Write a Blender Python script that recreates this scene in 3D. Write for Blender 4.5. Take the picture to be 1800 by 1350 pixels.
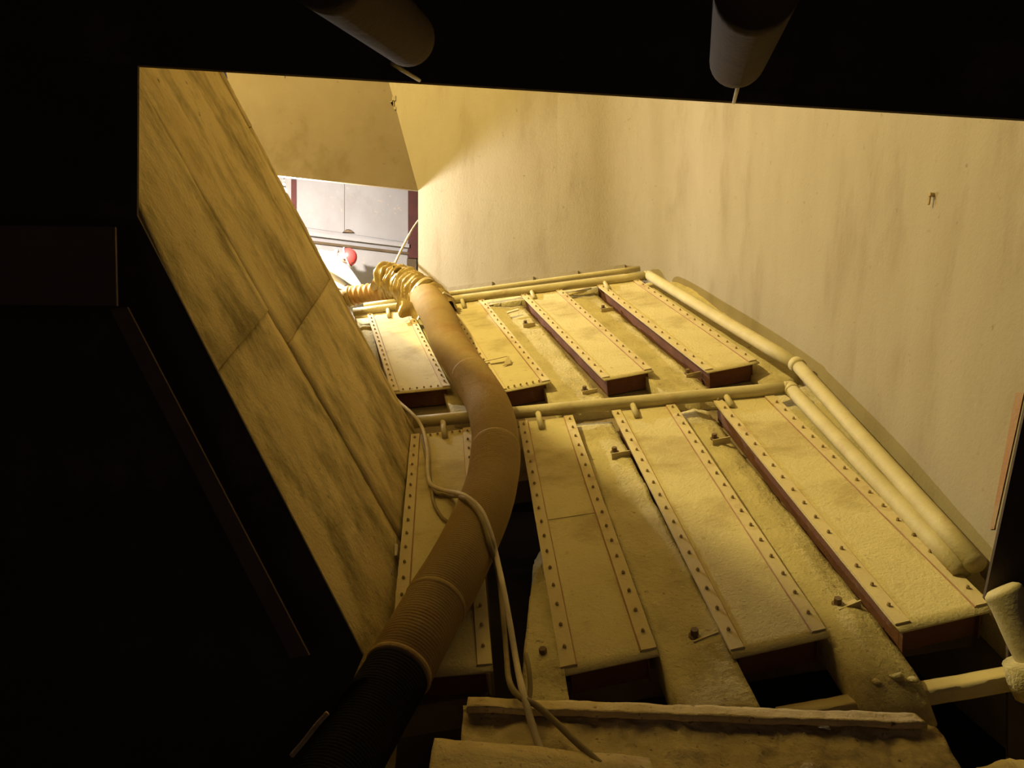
import bpy, bmesh, math, random
import numpy as np
from mathutils import Vector, Matrix, Quaternion, noise

random.seed(7)
for o in list(bpy.data.objects):
    bpy.data.objects.remove(o)
scene = bpy.context.scene
COL = scene.collection

# ------------------------------------------------------------------ camera
CZ = 1.7                      # eye height above the tunnel floor
FPX = 1400.0                  # focal length in pixels of the 1800 px wide frame
cam_d = bpy.data.cameras.new('camera')
cam = bpy.data.objects.new('camera', cam_d)
COL.objects.link(cam)
cam.location = (0, 0, CZ)
cam.rotation_euler = (math.pi / 2, 0, 0)
cam_d.sensor_width = 36
cam_d.lens = FPX / 1800 * 36
cam_d.clip_start = 0.02
scene.camera = cam

# ------------------------------------------------------------------ world, view
w = bpy.data.worlds.new('world')
scene.world = w
w.use_nodes = True
w.node_tree.nodes['Background'].inputs[0].default_value = (0.055, 0.042, 0.040, 1)
w.node_tree.nodes['Background'].inputs[1].default_value = 1.0
vs = scene.view_settings
vs.view_transform = 'Standard'
vs.look = 'None'
vs.gamma = 1
vs.use_curve_mapping = False
vs.exposure = 0.16

# ------------------------------------------------------------------ lamps (positions follow from the shadows)
WHITE_LAMP = (-2.65, 9.25)          # height is solved below from the plate's shadow on the back wall
WHITE_W, YELLOW_W = 620.0, 2850.0
WHITE_C, YELLOW_C = (1.0, 0.95, 0.90), (1.0, 0.79, 0.29)


def point_light(name, loc, power, color, radius):
    d = bpy.data.lights.new(name, 'POINT')
    d.energy = power
    d.color = color
    d.shadow_soft_size = radius
    o = bpy.data.objects.new(name, d)
    COL.objects.link(o)
    o.location = loc
    return o


# ------------------------------------------------------------------ geometry helpers
def V(*a):
    return Vector(a)


def W(px, py, dep):
    """point seen at a pixel, at a distance in front of the eye"""
    return V((px - 900) / FPX * dep, dep, CZ - (py - 675) / FPX * dep)


def ray(px, py):
    return V((px - 900) / FPX, 1.0, -(py - 675) / FPX)


EYE = V(0, 0, CZ)


def hit(px, py, p0, n):
    r = ray(px, py)
    return EYE + r * ((p0 - EYE).dot(n) / r.dot(n))


# the sloping floor, lower flight: u across, v uphill, h above the casing tops
dV = V(-100, 1400, 525).normalized()
cU = V(1, 0, 0.15)
cU = (cU - dV * cU.dot(dV)).normalized()
nH = cU.cross(dV).normalized()
O1 = hit(912, 742, W(1585, 1115, 3.2), nH)


def F(u, v, h=0.0):
    return O1 + cU * u + dV * v + nH * h


def Fp(px, py, h=0.0):
    return hit(px, py, O1 + nH * h, nH)


# upper flight: 2.5 degrees steeper
VB = 0.30
T2 = math.radians(2.5)
dV2 = dV * math.cos(T2) + nH * math.sin(T2)
nH2 = cU.cross(dV2).normalized()
O2 = F(0, VB)


def G(u, v, h=0.0):
    return O2 + cU * u + dV2 * v + nH2 * h


def Gp(px, py, h=0.0):
    return hit(px, py, O2 + nH2 * h, nH2)


# ------------------------------------------------------------------ object helpers
def empty(name, loc):
    o = bpy.data.objects.new(name, None)
    o.empty_display_size = 0.1
    COL.objects.link(o)
    o.location = loc
    return o


def wpos(o):
    p = V(0, 0, 0)
    while o is not None:
        p = p + o.location
        o = o.parent
    return p


def make(name, verts, faces, mat, parent=None, smooth=False):
    """verts are world coordinates; a top-level mesh gets its origin at its base centre"""
    verts = [Vector(v) for v in verts]
    if parent is None:
        lo = [min(v[i] for v in verts) for i in range(3)]
        hi = [max(v[i] for v in verts) for i in range(3)]
        loc = V((lo[0] + hi[0]) / 2, (lo[1] + hi[1]) / 2, lo[2])
        off = loc
    else:
        loc = V(0, 0, 0)
        off = wpos(parent)
    me = bpy.data.meshes.new(name)
    me.from_pydata([tuple(v - off) for v in verts], [], faces)
    me.validate()
    bm = bmesh.new()
    bm.from_mesh(me)
    bmesh.ops.recalc_face_normals(bm, faces=bm.faces)
    bm.to_mesh(me)
    bm.free()
    if mat:
        me.materials.append(mat)
    if smooth:
        for p in me.polygons:
            p.use_smooth = True
    o = bpy.data.objects.new(name, me)
    COL.objects.link(o)
    o.parent = parent
    o.location = loc
    return o


def tag(o, label, cat, group=None):
    o['label'] = label
    o['category'] = cat
    if group:
        o['group'] = group
    return o


def struct(o, label=None):
    o['kind'] = 'structure'
    if label:
        o['label'] = label
    return o


def hexa(c):
    """8 corners (bottom 4 then top 4, same winding) -> verts, faces"""
    return list(c), [(3, 2, 1, 0), (4, 5, 6, 7), (0, 1, 5, 4), (1, 2, 6, 5), (2, 3, 7, 6), (3, 0, 4, 7)]


class MB:
    def __init__(self):
        self.v, self.f = [], []

    def add(self, vf):
        v, f = vf
        n = len(self.v)
        self.v += list(v)
        self.f += [tuple(i + n for i in q) for q in f]
        return self

    def build(self, name, mat, parent=None, smooth=False):
        return make(name, self.v, self.f, mat, parent, smooth)


def prism(poly, offset):
    """polygon of world points, extruded by a vector"""
    n = len(poly)
    v = list(poly) + [p + offset for p in poly]
    f = [tuple(range(n))[::-1], tuple(range(n, 2 * n))]
    for i in range(n):
        j = (i + 1) % n
        f.append((i, j, j + n, i + n))
    return v, f


def catmull(pts, per):
    P = [Vector(p) for p in pts]
    P = [P[0] * 2 - P[1]] + P + [P[-1] * 2 - P[-2]]
    out = []
    for i in range(1, len(P) - 2):
        for k in range(per):
            t = k / per
            a, b, c, d = P[i - 1], P[i], P[i + 1], P[i + 2]
            out.append(0.5 * (2 * b + (c - a) * t + (2 * a - 5 * b + 4 * c - d) * t * t + (3 * b - a - 3 * c + d) * t ** 3))
    out.append(P[-2].copy())
    return out


def resample(path, step):
    L = [0.0]
    for i in range(1, len(path)):
        L.append(L[-1] + (path[i] - path[i - 1]).length)
    n = max(2, int(L[-1] / step))
    out, j = [], 0
    for k in range(n + 1):
        s = L[-1] * k / n
        while j < len(L) - 2 and L[j + 1] < s:
            j += 1
        t = (s - L[j]) / max(1e-9, L[j + 1] - L[j])
        out.append(path[j].lerp(path[j + 1], t))
    return out, L[-1]


def tube(path, rad, seg=14, cap=True, wob=None):
    """rad: number or function(i, angle) ; returns verts, faces"""
    n = len(path)
    tang = []
    for i in range(n):
        a = path[max(0, i - 1)]
        b = path[min(n - 1, i + 1)]
        tang.append((b - a).normalized())
    up = V(0, 0, 1)
    if abs(tang[0].dot(up)) > 0.9:
        up = V(1, 0, 0)
    x = (up - tang[0] * up.dot(tang[0])).normalized()
    v, f = [], []
    for i in range(n):
        x = (x - tang[i] * x.dot(tang[i])).normalized()
        y = tang[i].cross(x)
        for k in range(seg):
            a = 2 * math.pi * k / seg
            r = rad(i, a) if callable(rad) else rad
            v.append(path[i] + x * (math.cos(a) * r) + y * (math.sin(a) * r))
    for i in range(n - 1):
        for k in range(seg):
            k2 = (k + 1) % seg
            f.append((i * seg + k, i * seg + k2, (i + 1) * seg + k2, (i + 1) * seg + k))
    if cap:
        f.append(tuple(range(seg))[::-1])
        f.append(tuple((n - 1) * seg + k for k in range(seg)))
    return v, f


def grid(fn, ns, nr):
    v = [fn(i / ns, j / nr) for j in range(nr + 1) for i in range(ns + 1)]
    f = []
    for j in range(nr):
        for i in range(ns):
            a = j * (ns + 1) + i
            f.append((a, a + 1, a + ns + 2, a + ns + 1))
    return v, f


def nz(p, s, seed=0.0):
    return noise.noise(Vector((p[0] * s + seed, p[1] * s - seed, p[2] * s + 2.3 * seed)))


def fbm(p, s, seed=0.0):
    return nz(p, s, seed) + 0.5 * nz(p, s * 2.1, seed + 3) + 0.25 * nz(p, s * 4.3, seed + 7)


# ------------------------------------------------------------------ materials
def mat_dust(name, a, b, c=None, scale=3.0, streak=(1, 1, 1), rough=0.85, bump=0.35, fine=45.0, spot=None, spec=0.25, c_amt=0.5, metal=0.0, coord='Object', spot_t=0.64):
    """two dust tones mixed by streaky noise, patches of a third, small dark spots, fine bump"""
    m = bpy.data.materials.new(name)
    m.use_nodes = True
    nt = m.node_tree
    N, L = nt.nodes, nt.links
    bs = N['Principled BSDF']
    bs.inputs['Roughness'].default_value = rough
    bs.inputs['Specular IOR Level'].default_value = spec
    bs.inputs['Metallic'].default_value = metal
    tc = N.new('ShaderNodeTexCoord')
    mp = N.new('ShaderNodeMapping')
    mp.inputs['Scale'].default_value = streak
    L.new(tc.outputs[coord], mp.inputs['Vector'])

    def nse(sc, det, src, rgh=0.6):
        n = N.new('ShaderNodeTexNoise')
        n.inputs['Scale'].default_value = sc
        n.inputs['Detail'].default_value = det
        n.inputs['Roughness'].default_value = rgh
        L.new(src, n.inputs['Vector'])
        return n

    def ramp(src, lo, hi):
        r = N.new('ShaderNodeMapRange')
        r.inputs['From Min'].default_value = lo
        r.inputs['From Max'].default_value = hi
        L.new(src, r.inputs['Value'])
        return r.outputs['Result']

    def mix(fac, x, y):
        mx = N.new('ShaderNodeMix')
        mx.data_type = 'RGBA'
        L.new(fac, mx.inputs[0])
        for s, k in ((x, 6), (y, 7)):
            if isinstance(s, tuple):
                mx.inputs[k].default_value = (*s, 1)
            else:
                L.new(s, mx.inputs[k])
        return mx.outputs[2]

    n1 = nse(scale, 6, mp.outputs['Vector'])
    col = mix(ramp(n1.outputs['Fac'], 0.33, 0.68), a, b)
    if c:
        n2 = nse(scale * 0.55 + 0.7, 5, mp.outputs['Vector'], 0.7)
        f2 = ramp(n2.outputs['Fac'], 0.62 - 0.16 * c_amt, 0.82 - 0.16 * c_amt)
        col = mix(f2, col, c)
    if spot:
        n3 = nse(scale * 5 + 8, 3, tc.outputs['Object'], 0.55)
        col = mix(ramp(n3.outputs['Fac'], spot_t, spot_t + .12), col, spot)
    L.new(col, bs.inputs['Base Color'])
    nb = nse(fine, 4, tc.outputs['Object'], 0.65)
    add = N.new('ShaderNodeMath')
    add.operation = 'ADD'
    L.new(nb.outputs['Fac'], add.inputs[0])
    L.new(n1.outputs['Fac'], add.inputs[1])
    bp = N.new('ShaderNodeBump')
    bp.inputs['Strength'].default_value = bump
    bp.inputs['Distance'].default_value = 0.012
    L.new(add.outputs[0], bp.inputs['Height'])
    L.new(bp.outputs['Normal'], bs.inputs['Normal'])
    return m


def mat_plain(name, col, rough=0.6, metal=0.0, emit=None, estr=0.0):
    m = bpy.data.materials.new(name)
    m.use_nodes = True
    nt = m.node_tree
    bs = nt.nodes['Principled BSDF']
    bs.inputs['Roughness'].default_value = rough
    bs.inputs['Metallic'].default_value = metal
    n = nt.nodes.new('ShaderNodeTexNoise')
    n.inputs['Scale'].default_value = 30
    mx = nt.nodes.new('ShaderNodeMix')
    mx.data_type = 'RGBA'
    mx.inputs[6].default_value = (*col, 1)
    mx.inputs[7].default_value = (*[x * 0.72 for x in col], 1)
    nt.links.new(n.outputs['Fac'], mx.inputs[0])
    nt.links.new(mx.outputs[2], bs.inputs['Base Color'])
    if emit:
        bs.inputs['Emission Color'].default_value = (*emit, 1)
        bs.inputs['Emission Strength'].default_value = estr
    return m


M = {}
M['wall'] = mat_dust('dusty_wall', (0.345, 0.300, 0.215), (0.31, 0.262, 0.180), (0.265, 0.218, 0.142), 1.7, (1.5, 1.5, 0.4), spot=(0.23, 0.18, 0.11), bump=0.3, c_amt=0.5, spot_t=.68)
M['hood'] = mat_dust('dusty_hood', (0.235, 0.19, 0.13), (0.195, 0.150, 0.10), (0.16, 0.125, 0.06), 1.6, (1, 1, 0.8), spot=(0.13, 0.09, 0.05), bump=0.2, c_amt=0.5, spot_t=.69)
M['far'] = mat_dust('pale_far_wall', (0.25, 0.235, 0.225), (0.21, 0.19, 0.18), (0.18, 0.155, 0.14), 1.8, (1, 1, 0.7), spot=(0.35, 0.27, 0.2), bump=0.12, c_amt=0.2)
M['plate'] = mat_dust('stained_plate', (0.74, 0.61, 0.30), (0.60, 0.47, 0.21), (0.24, 0.19, 0.065), 2.6, (1.25, 0.55, 1), spot=(0.20, 0.155, 0.06), bump=0.8, c_amt=1.0, coord='UV', spot_t=.67)
M['deck'] = mat_dust('dusty_deck', (0.62, 0.54, 0.29), (0.55, 0.47, 0.24), (0.42, 0.34, 0.16), 2.2, (1, 1.4, 1), rough=0.9, bump=0.5, fine=55, c_amt=0.75, spot=(0.42, 0.33, 0.16), spot_t=.64)
M['strip'] = mat_dust('dusty_strip', (0.60, 0.51, 0.29), (0.54, 0.44, 0.24), (0.34, 0.18, 0.10), 4.0, (1, 1, 1), bump=0.2, c_amt=0.3)
M['rust'] = mat_dust('dark_red_steel', (0.13, 0.055, 0.035), (0.19, 0.085, 0.045), (0.25, 0.17, 0.09), 5.0, bump=0.3, c_amt=0.35)
M['groove'] = mat_dust('rust_red_groove', (0.30, 0.15, 0.08), (0.40, 0.26, 0.15), None, 6.0, bump=0.1)
M['dust'] = mat_dust('loose_dust', (0.58, 0.50, 0.26), (0.47, 0.40, 0.20), (0.35, 0.285, 0.13), 3.5, spot=(0.26, 0.19, 0.10), bump=0.9, fine=38, c_amt=0.4)
M['floor'] = mat_dust('floor_plate', (0.28, 0.22, 0.13), (0.18, 0.13, 0.07), (0.10, 0.07, 0.04), 3.0, bump=0.6, c_amt=0.5)
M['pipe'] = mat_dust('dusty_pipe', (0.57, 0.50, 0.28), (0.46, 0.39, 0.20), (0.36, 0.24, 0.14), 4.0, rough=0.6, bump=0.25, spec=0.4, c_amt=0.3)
M['hose'] = mat_dust('brown_hose', (0.36, 0.25, 0.095), (0.44, 0.32, 0.14), (0.37, 0.21, 0.08), 2.2, rough=0.75, bump=0.35, fine=90, c_amt=0.6)
M['blackhose'] = mat_dust('black_rubber', (0.016, 0.014, 0.012), (0.024, 0.020, 0.015), None, 4.0, rough=0.8, bump=0.3)
M['orange_hose'] = mat_dust('orange_hose', (0.33, 0.18, 0.05), (0.40, 0.24, 0.08), (0.24, 0.13, 0.05), 6.0, rough=0.5, bump=0.2)
M['wrap'] = mat_dust('golden_plastic', (0.42, 0.31, 0.10), (0.30, 0.20, 0.06), (0.50, 0.40, 0.18), 7.0, rough=0.28, bump=0.3, spec=0.6, c_amt=0.6)
M['cable'] = mat_dust('pale_cable', (0.60, 0.52, 0.38), (0.48, 0.40, 0.27), None, 9.0, rough=0.6, bump=0.1)
M['cable2'] = mat_dust('olive_cable', (0.32, 0.25, 0.12), (0.22, 0.17, 0.08), None, 9.0, rough=0.6, bump=0.1)
M['rope'] = mat_dust('tan_rope', (0.52, 0.40, 0.26), (0.40, 0.29, 0.17), None, 30.0, rough=0.9, bump=0.5)
M['dark'] = mat_dust('dark_steel', (0.10, 0.075, 0.06), (0.065, 0.05, 0.042), (0.14, 0.10, 0.07), 2.0, bump=0.3)  # mottled dark brown for the tunnel and opening steel
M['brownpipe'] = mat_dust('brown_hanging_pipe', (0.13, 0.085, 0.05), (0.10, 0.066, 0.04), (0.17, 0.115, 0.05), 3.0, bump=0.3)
M['dimsteel'] = mat_dust('dim_brown_steel', (0.20, 0.14, 0.10), (0.15, 0.105, 0.08), None, 3.0, bump=0.3)
M['front'] = mat_dust('caked_beam', (0.70, 0.58, 0.32), (0.56, 0.45, 0.22), (0.34, 0.25, 0.11), 5.0, spot=(0.12, 0.08, 0.04), bump=1.0, fine=26, c_amt=0.5)
M['nut'] = mat_dust('rusty_nut', (0.14, 0.09, 0.05), (0.24, 0.17, 0.09), None, 8.0, bump=0.2)
M['bolt'] = mat_dust('dusty_bolt', (0.48, 0.38, 0.20), (0.36, 0.27, 0.14), None, 8.0, bump=0.2)
M['redpost'] = mat_dust('red_post', (0.075, 0.022, 0.018), (0.05, 0.018, 0.014), (0.11, 0.06, 0.045), 4.0, bump=0.2, c_amt=0.2)
M['brownpost'] = mat_dust('brown_post', (0.09, 0.06, 0.03), (0.06, 0.04, 0.02), None, 4.0, bump=0.2)
M['redstain'] = mat_dust('rust_strip', (0.33, 0.20, 0.12), (0.30, 0.16, 0.09), (0.34, 0.27, 0.18), 5.0, bump=0.3, c_amt=0.6)
M['white_cloth'] = mat_dust('white_overall', (0.80, 0.78, 0.74), (0.72, 0.69, 0.65), None, 6.0, bump=0.2, fine=20)
M['red_helmet'] = mat_plain('red_helmet_shell', (0.62, 0.07, 0.06), 0.4)
M['white_plastic'] = mat_plain('white_plastic', (0.78, 0.74, 0.70), 0.5)
M['skin'] = mat_plain('skin', (0.55, 0.33, 0.23), 0.6)
M['black'] = mat_plain('black_boot', (0.03, 0.03, 0.03), 0.6)
M['glass_white'] = mat_plain('lit_bulb_white', (0.9, 0.85, 0.8), 0.3, emit=(1.0, 0.87, 0.72), estr=25)
M['glass_yellow'] = mat_plain('lit_bulb_yellow', (0.9, 0.8, 0.5), 0.3, emit=(1.0, 0.66, 0.25), estr=25)
M['chip'] = mat_dust('pale_chip', (0.62, 0.56, 0.45), (0.5, 0.42, 0.3), None, 12.0, bump=0.3)

# ------------------------------------------------------------------ the setting: floors
fl = MB()
def slab(u0, u1, v0, v1):
    return hexa([F(u, v, h) for h in (-.34, -.18) for u, v in ((u0, v0), (u1, v0), (u1, v1), (u0, v1))])


fl.add(slab(-1.05, -0.33, -2.45, -0.55)).add(slab(0.0, 2.6, -2.45, -0.55)).add(slab(-1.05, 2.7, -0.55, VB + 0.05))   # open slot beside the hose
floor_low = struct(fl.build('floor', M['floor']), 'dusty sloping floor plate under the lower casings')
v, f = hexa([G(-3.2, 0, -0.34), G(2.7, 0, -0.34), G(2.7, 3.25, -0.34), G(-3.2, 3.25, -0.34),
             G(-3.2, 0, -0.17), G(2.7, 0, -0.17), G(2.7, 3.25, -0.17), G(-3.2, 3.25, -0.17)])
struct(make('floor', v, f, M['floor']), 'dusty sloping floor plate under the upper casings')

# ------------------------------------------------------------------ back wall, hood plate, side wall
ZT = CZ + 9.2
A_ = W(735, 675, 9.5)
B_ = W(1150, 675, 8.7)
wdir = (B_ - A_).normalized()
wn = V(-wdir.y, wdir.x, 0).normalized()           # away from the camera
if wn.y < 0:
    wn = -wn


def onW(px, py):
    return hit(px, py, A_, wn)


E1 = onW(735, 335)
E0 = W(480, 308, 9.05)
S1 = onW(1090, 175)
pn = (E0 - E1).cross(S1 - E1)
lz = E1.z - (pn.x * (WHITE_LAMP[0] - E1.x) + pn.y * (WHITE_LAMP[1] - E1.y)) / pn.z
WL = V(WHITE_LAMP[0], WHITE_LAMP[1], lz)
T1 = onW(685, 150)
fold = (T1 - E1)
Ttop = E1 + fold * ((ZT - E1.z) / fold.z)
z0 = CZ + 0.2
Rj = onW(980, 675)
poly = [V(E1.x, E1.y, z0), V(Rj.x, Rj.y, z0), V(Rj.x, Rj.y, ZT), Ttop, E1]
v, f = prism(poly, wn * 0.12)
wall_back = struct(make('wall_back', v, f, M['wall']), 'pale dusty back wall lit by the white lamp')

# hood plate (hanging wall above the bright recess), goes on to the left behind the slanting wall
hd = (E0 - E1)
E0x = E1 + hd * 1.14
T0x = Ttop + hd * 1.14
hn = hd.cross(fold).normalized()
if hn.y < 0:
    hn = -hn
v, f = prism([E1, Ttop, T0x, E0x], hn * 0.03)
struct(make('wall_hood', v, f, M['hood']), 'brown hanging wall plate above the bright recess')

# added unseen slab behind the hood plate, keeps yellow lamp off the recess
rf = [E1 + V(1.6, 0.9, .05), E1 + V(0, .06, .05), E0x + V(0, .06, .05), V(-5.25, E0x.y - .3, E0x.z + .05), V(-5.25, 12.4, E0x.z + .05), V(.6, 12.4, E1.z + .05)]
for q in rf:
    q.z = max(E1.z + .12, CZ + .262 * q.y)
v, f = prism(rf, V(0, 0, .1))
struct(make('ceiling', v, f, M['far']), 'unseen light-blocking slab added above the bright recess')

# side wall with a rounded corner, bulging outwards, leaning out a little towards the near end
cr = onW(1150, 675)
bpts = [onW(980, 675), onW(1030, 675), onW(1085, 675), cr - wn * .10 - wdir * .05,
        G(1.95, 2.5, 0), G(2.05, 1.6, 0), F(2.13, 0.6, 0), F(2.11, -0.4, 0), F(2.01, -1.5, 0), F(1.87, -2.45, 0), F(1.83, -2.72, 0)]
bpts = [V(p.x, p.y, p.z) for p in bpts]
for p in bpts[:3]:
    p.z = bpts[4].z
curve = catmull(bpts, 7)
nC = len(curve)


def side_pt(s, t):
    i = s * (nC - 1)
    k = min(int(i), nC - 2)
    p = curve[k].lerp(curve[k + 1], i - k)
    z = (CZ - 1.5) + t * (ZT - CZ + 1.5)
    near = max(0.0, min(1.0, (8.6 - p.y) / 5.2))
    return V(p.x + max(-.1, z - p.z) * 0.17 * near, p.y, z)


MBw = MB()
NS, NR = nC - 1, 24
gv, gf = grid(side_pt, NS, NR)
MBw.add((gv, gf))
# thickness: outer skin
ov = []
for idx, p in enumerate(gv):
    i = idx % (NS + 1)
    a = curve[max(0, i - 1)]
    b = curve[min(nC - 1, i + 1)]
    t = (b - a).normalized()
    ov.append(p + V(-t.y, t.x, 0).normalized() * 0.06)
MBw.add((ov, [q[::-1] for q in gf]))
cap_v = [q for jj in range(NR + 1) for q in (gv[jj * (NS + 1) + NS], ov[jj * (NS + 1) + NS])]
MBw.add((cap_v, [(2 * jj, 2 * jj + 1, 2 * jj + 3, 2 * jj + 2) for jj in range(NR)]))
wall_right = MBw.build('wall_right', M['wall'], None, True)
struct(wall_right, 'tall pale dusty side wall on the right')
# rust red edge strip on the near end of the side wall


def side_at(px, py, push=0.0):
    """first crossing of a pixel's line with the side wall (march)"""
    r = ray(px, py)
    best = None
    for j in range(NR):
        for i in range(NS):
            a = j * (NS + 1) + i
            for tri in ((a, a + 1, a + NS + 2), (a, a + NS + 2, a + NS + 1)):
                h = __import__('mathutils').geometry.intersect_ray_tri(gv[tri[0]], gv[tri[1]], gv[tri[2]], r, EYE, True)
                if h is not None and (best is None or (h - EYE).length < best):
                    best = (h - EYE).length
    if best is None:
        return None
    return EYE + r.normalized() * (best - push)


sv, sf = [], []
for k in range(9):
    y = 690 + k * 30
    x = 1794 - (y - 690) * 0.205
    w_ = 8 - k * 0.5
    for dx in (-w_, w_ * 0.8):
        p = side_at(x + dx, y, 0.006) or W(x + dx, y, 3.5)
        sv.append(p)
for k in range(8):
    a = 2 * k
    sf.append((a, a + 1, a + 3, a + 2))
st = make('rust_strip', [p + V(-0.002, -0.001, 0) for p in sv] + [p + V(0.02, 0.02, 0) for p in sv],
          sf + [tuple(i + 18 for i in q[::-1]) for q in sf] + [(0, 1, 19, 18), (16, 17, 35, 34)] +
          [(2 * k, 2 * k + 2, 2 * k + 20, 2 * k + 18) for k in range(8)] + [(2 * k + 1, 2 * k + 3, 2 * k + 21, 2 * k + 19) for k in range(8)],
          M['redstain'], wall_right)
# wall-base curb behind the top header, with open joints
for (x0, x1) in ((790, 868), (874, 940), (950, 1018), (1026, 1100)):
    q0, q1 = onW(x0, 500), onW(x1, 500)
    y0 = 525 - (x0 - 800) * 0.129 - 20
    y1 = 525 - (x1 - 800) * 0.129 - 20
    a0, a1 = onW(x0, y0), onW(x1, y1)
    o = -wn * 0.07
    v, f = hexa([a0 + V(0, 0, -0.35), a1 + V(0, 0, -0.35), a1 + V(0, 0, -0.35) + o, a0 + V(0, 0, -0.35) + o,
                 a0, a1, a1 + o, a0 + o])
    make('curb', v, f, M['wall'], wall_back)
# small fixings and flakes on the walls
p = onW(692, 186)
mb = MB()
for k in range(5):
    c = p + V(random.uniform(-0.03, 0.05), -0.004, random.uniform(-0.1, 0.12))
    s = random.uniform(0.02, 0.04)
    mb.add(hexa([c + V(x * s, y * 0.012, z * s * 1.3 + 0.4 * x * s) for z in (-1, 1) for x, y in ((-1, -1), (1, -1), (0.7, 1), (-1, 1))]))
mb.build('plaster_flake', M['wall'], wall_back)
lp = side_at(1640, 343, 0.0)
if lp:
    mb = MB()
    mb.add(tube([lp + V(0.03, 0, 0), lp + V(-0.03, -0.015, 0)], 0.012, 8))
    mb.add(tube([lp + V(-0.02, -0.01, 0), lp + V(-0.03, -0.012, -0.055)], 0.007, 6))
    mb.build('wall_stud', M['bolt'], wall_right)

# ------------------------------------------------------------------ bright recess: far wall, ledge, posts, floor
Cc = W(735, 675, 11.6)
fd = V(-math.cos(math.radians(14)), -math.sin(math.radians(14)), 0)
fnrm = V(fd.y, -fd.x, 0).normalized()
if fnrm.y > 0:
    fnrm = -fnrm                                    # towards the camera


def onF(px, py):
    return hit(px, py, Cc, fnrm)


fa, fb = Cc - fd * 0.9, Cc + fd * 4.2
zb, zt = CZ + 0.45, CZ + 4.2
v, f = prism([V(fa.x, fa.y, zb), V(fb.x, fb.y, zb), V(fb.x, fb.y, zt), V(fa.x, fa.y, zt)], -fnrm * 0.1)
wall_far = struct(make('wall_far', v, f, M['far']), 'bright pale panelled wall in the lit recess')


def far_panel(x0, x1, ytop0, ytop1, ybot0, ybot1, name='panel', th=0.015, mat='far'):
    a, b, c, d = onF(x0, ybot0), onF(x1, ybot1), onF(x1, ytop1), onF(x0, ytop0)
    v, f = prism([a, b, c, d], fnrm * th)
    return make(name, v, f, M[mat], wall_far)


far_panel(522, 605, 285, 295, 398, 410)
far_panel(607, 717, 295, 305, 410, 427)
far_panel(440, 512, 275, 285, 390, 398)
far_panel(440, 716, 415, 440, 560, 570)
# ledge beam
a, b = onF(440, 396), onF(718, 430)
v, f = hexa([a, b, b + fnrm * 0.10, a + fnrm * 0.10, a + V(0, 0, 0.05), b + V(0, 0, 0.05), b + V(0, 0, 0.05) + fnrm * 0.10, a + V(0, 0, 0.05) + fnrm * 0.10])
for q in v:
    q.z -= 0.06
ledge = make('ledge', v, f, M['far'], wall_far)
v, f = hexa([a - V(0, 0, 0.095), b - V(0, 0, 0.095), b + fnrm * 0.06 - V(0, 0, 0.095), a + fnrm * 0.06 - V(0, 0, 0.095),
             a - V(0, 0, 0.06), b - V(0, 0, 0.06), b + fnrm * 0.06 - V(0, 0, 0.06), a + fnrm * 0.06 - V(0, 0, 0.06)])
make('ledge_shadow', v, f, M['brownpost'], wall_far)  # dark strip standing in for the shadow under the ledge
# little heap of dirt on the ledge
c = onF(612, 409) + fnrm * 0.05
v, f = grid(lambda s, t: c + fd * ((s - .5) * 0.16) + fnrm * ((t - .5) * 0.07) + V(0, 0, max(0, 0.045 * (1 - ((2 * s - 1) ** 2 + (2 * t - 1) ** 2))) * (1 + 0.6 * nz((s * 9, t * 9, 0), 1)) - 0.01), 12, 8)
make('dirt_heap', v, f, M['nut'], wall_far, True)


def post(x0, x1, yt, yb, mat, name):
    a, b = onF(x0, yt), onF(x1, yt)
    zb_ = onF((x0 + x1) / 2, yb).z
    v, f = hexa([V(a.x, a.y, zb_), V(b.x, b.y, zb_), V(b.x, b.y, zb_) + fnrm * 0.07, V(a.x, a.y, zb_) + fnrm * 0.07,
                 a, V(b.x, b.y, a.z), V(b.x, b.y, a.z) + fnrm * 0.07, a + fnrm * 0.07])
    return make(name, v, f, M[mat], wall_far)


post(512, 521, 318, 460, 'redpost', 'red_post')
post(717, 733, 325, 455, 'redpost', 'corner_post')
post(715, 731, 456, 580, 'brownpost', 'corner_post')
v, f = hexa([V(-5.2, 7.6, CZ + 0.48), V(-0.9, 8.7, CZ + 0.48), V(-0.9, 12.6, CZ + 0.48), V(-5.2, 12.6, CZ + 0.48),
             V(-5.2, 7.6, CZ + 0.6), V(-0.9, 8.7, CZ + 0.6), V(-0.9, 12.6, CZ + 0.6), V(-5.2, 12.6, CZ + 0.6)])
struct(make('floor', v, f, M['dust']), 'dusty floor of the bright recess')

# ------------------------------------------------------------------ slanting wall on the left, of stained plates
X0 = Fp(720, 745)
r1 = ray(390, 130)
s_ = (X0 - EYE).dot(dV) / r1.dot(dV)
bU = (EYE + r1 * s_ - X0).normalized()            # up along the wall, square to the slope
lnrm = dV.cross(bU).normalized()
if lnrm.x < 0:
    lnrm = -lnrm                                   # towards the right, into the chamber


P0 = Gp(600, 524)                                  # foot of the far edge, at the crest of the slope
ePt = W(390, 130, 7.6)
eU = (ePt - P0).normalized()                       # the far edge leans left and towards the opening
LA = (P0 - X0).length
dA = (P0 - X0).normalized()
# the yellow lamp hangs behind the far edge: its plane gives the shadow line across the casings
sh = Fp(1422, 1098) - P0
YELLOW_LAMP = P0 + (ePt - P0) * 3.1 - sh * 0.28


def Lw(a, b, h=0.0):
    if a <= 0:
        return X0 + dV * a + bU * b + lnrm * h
    t = a / LA
    up = bU.lerp(eU, min(1.0, t)).normalized()
    nn = (dV.lerp(dA, min(1.0, t * 2))).cross(up).normalized()
    if nn.x < 0:
        nn = -nn
    return X0 + dA * a + up * b + nn * h


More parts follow.
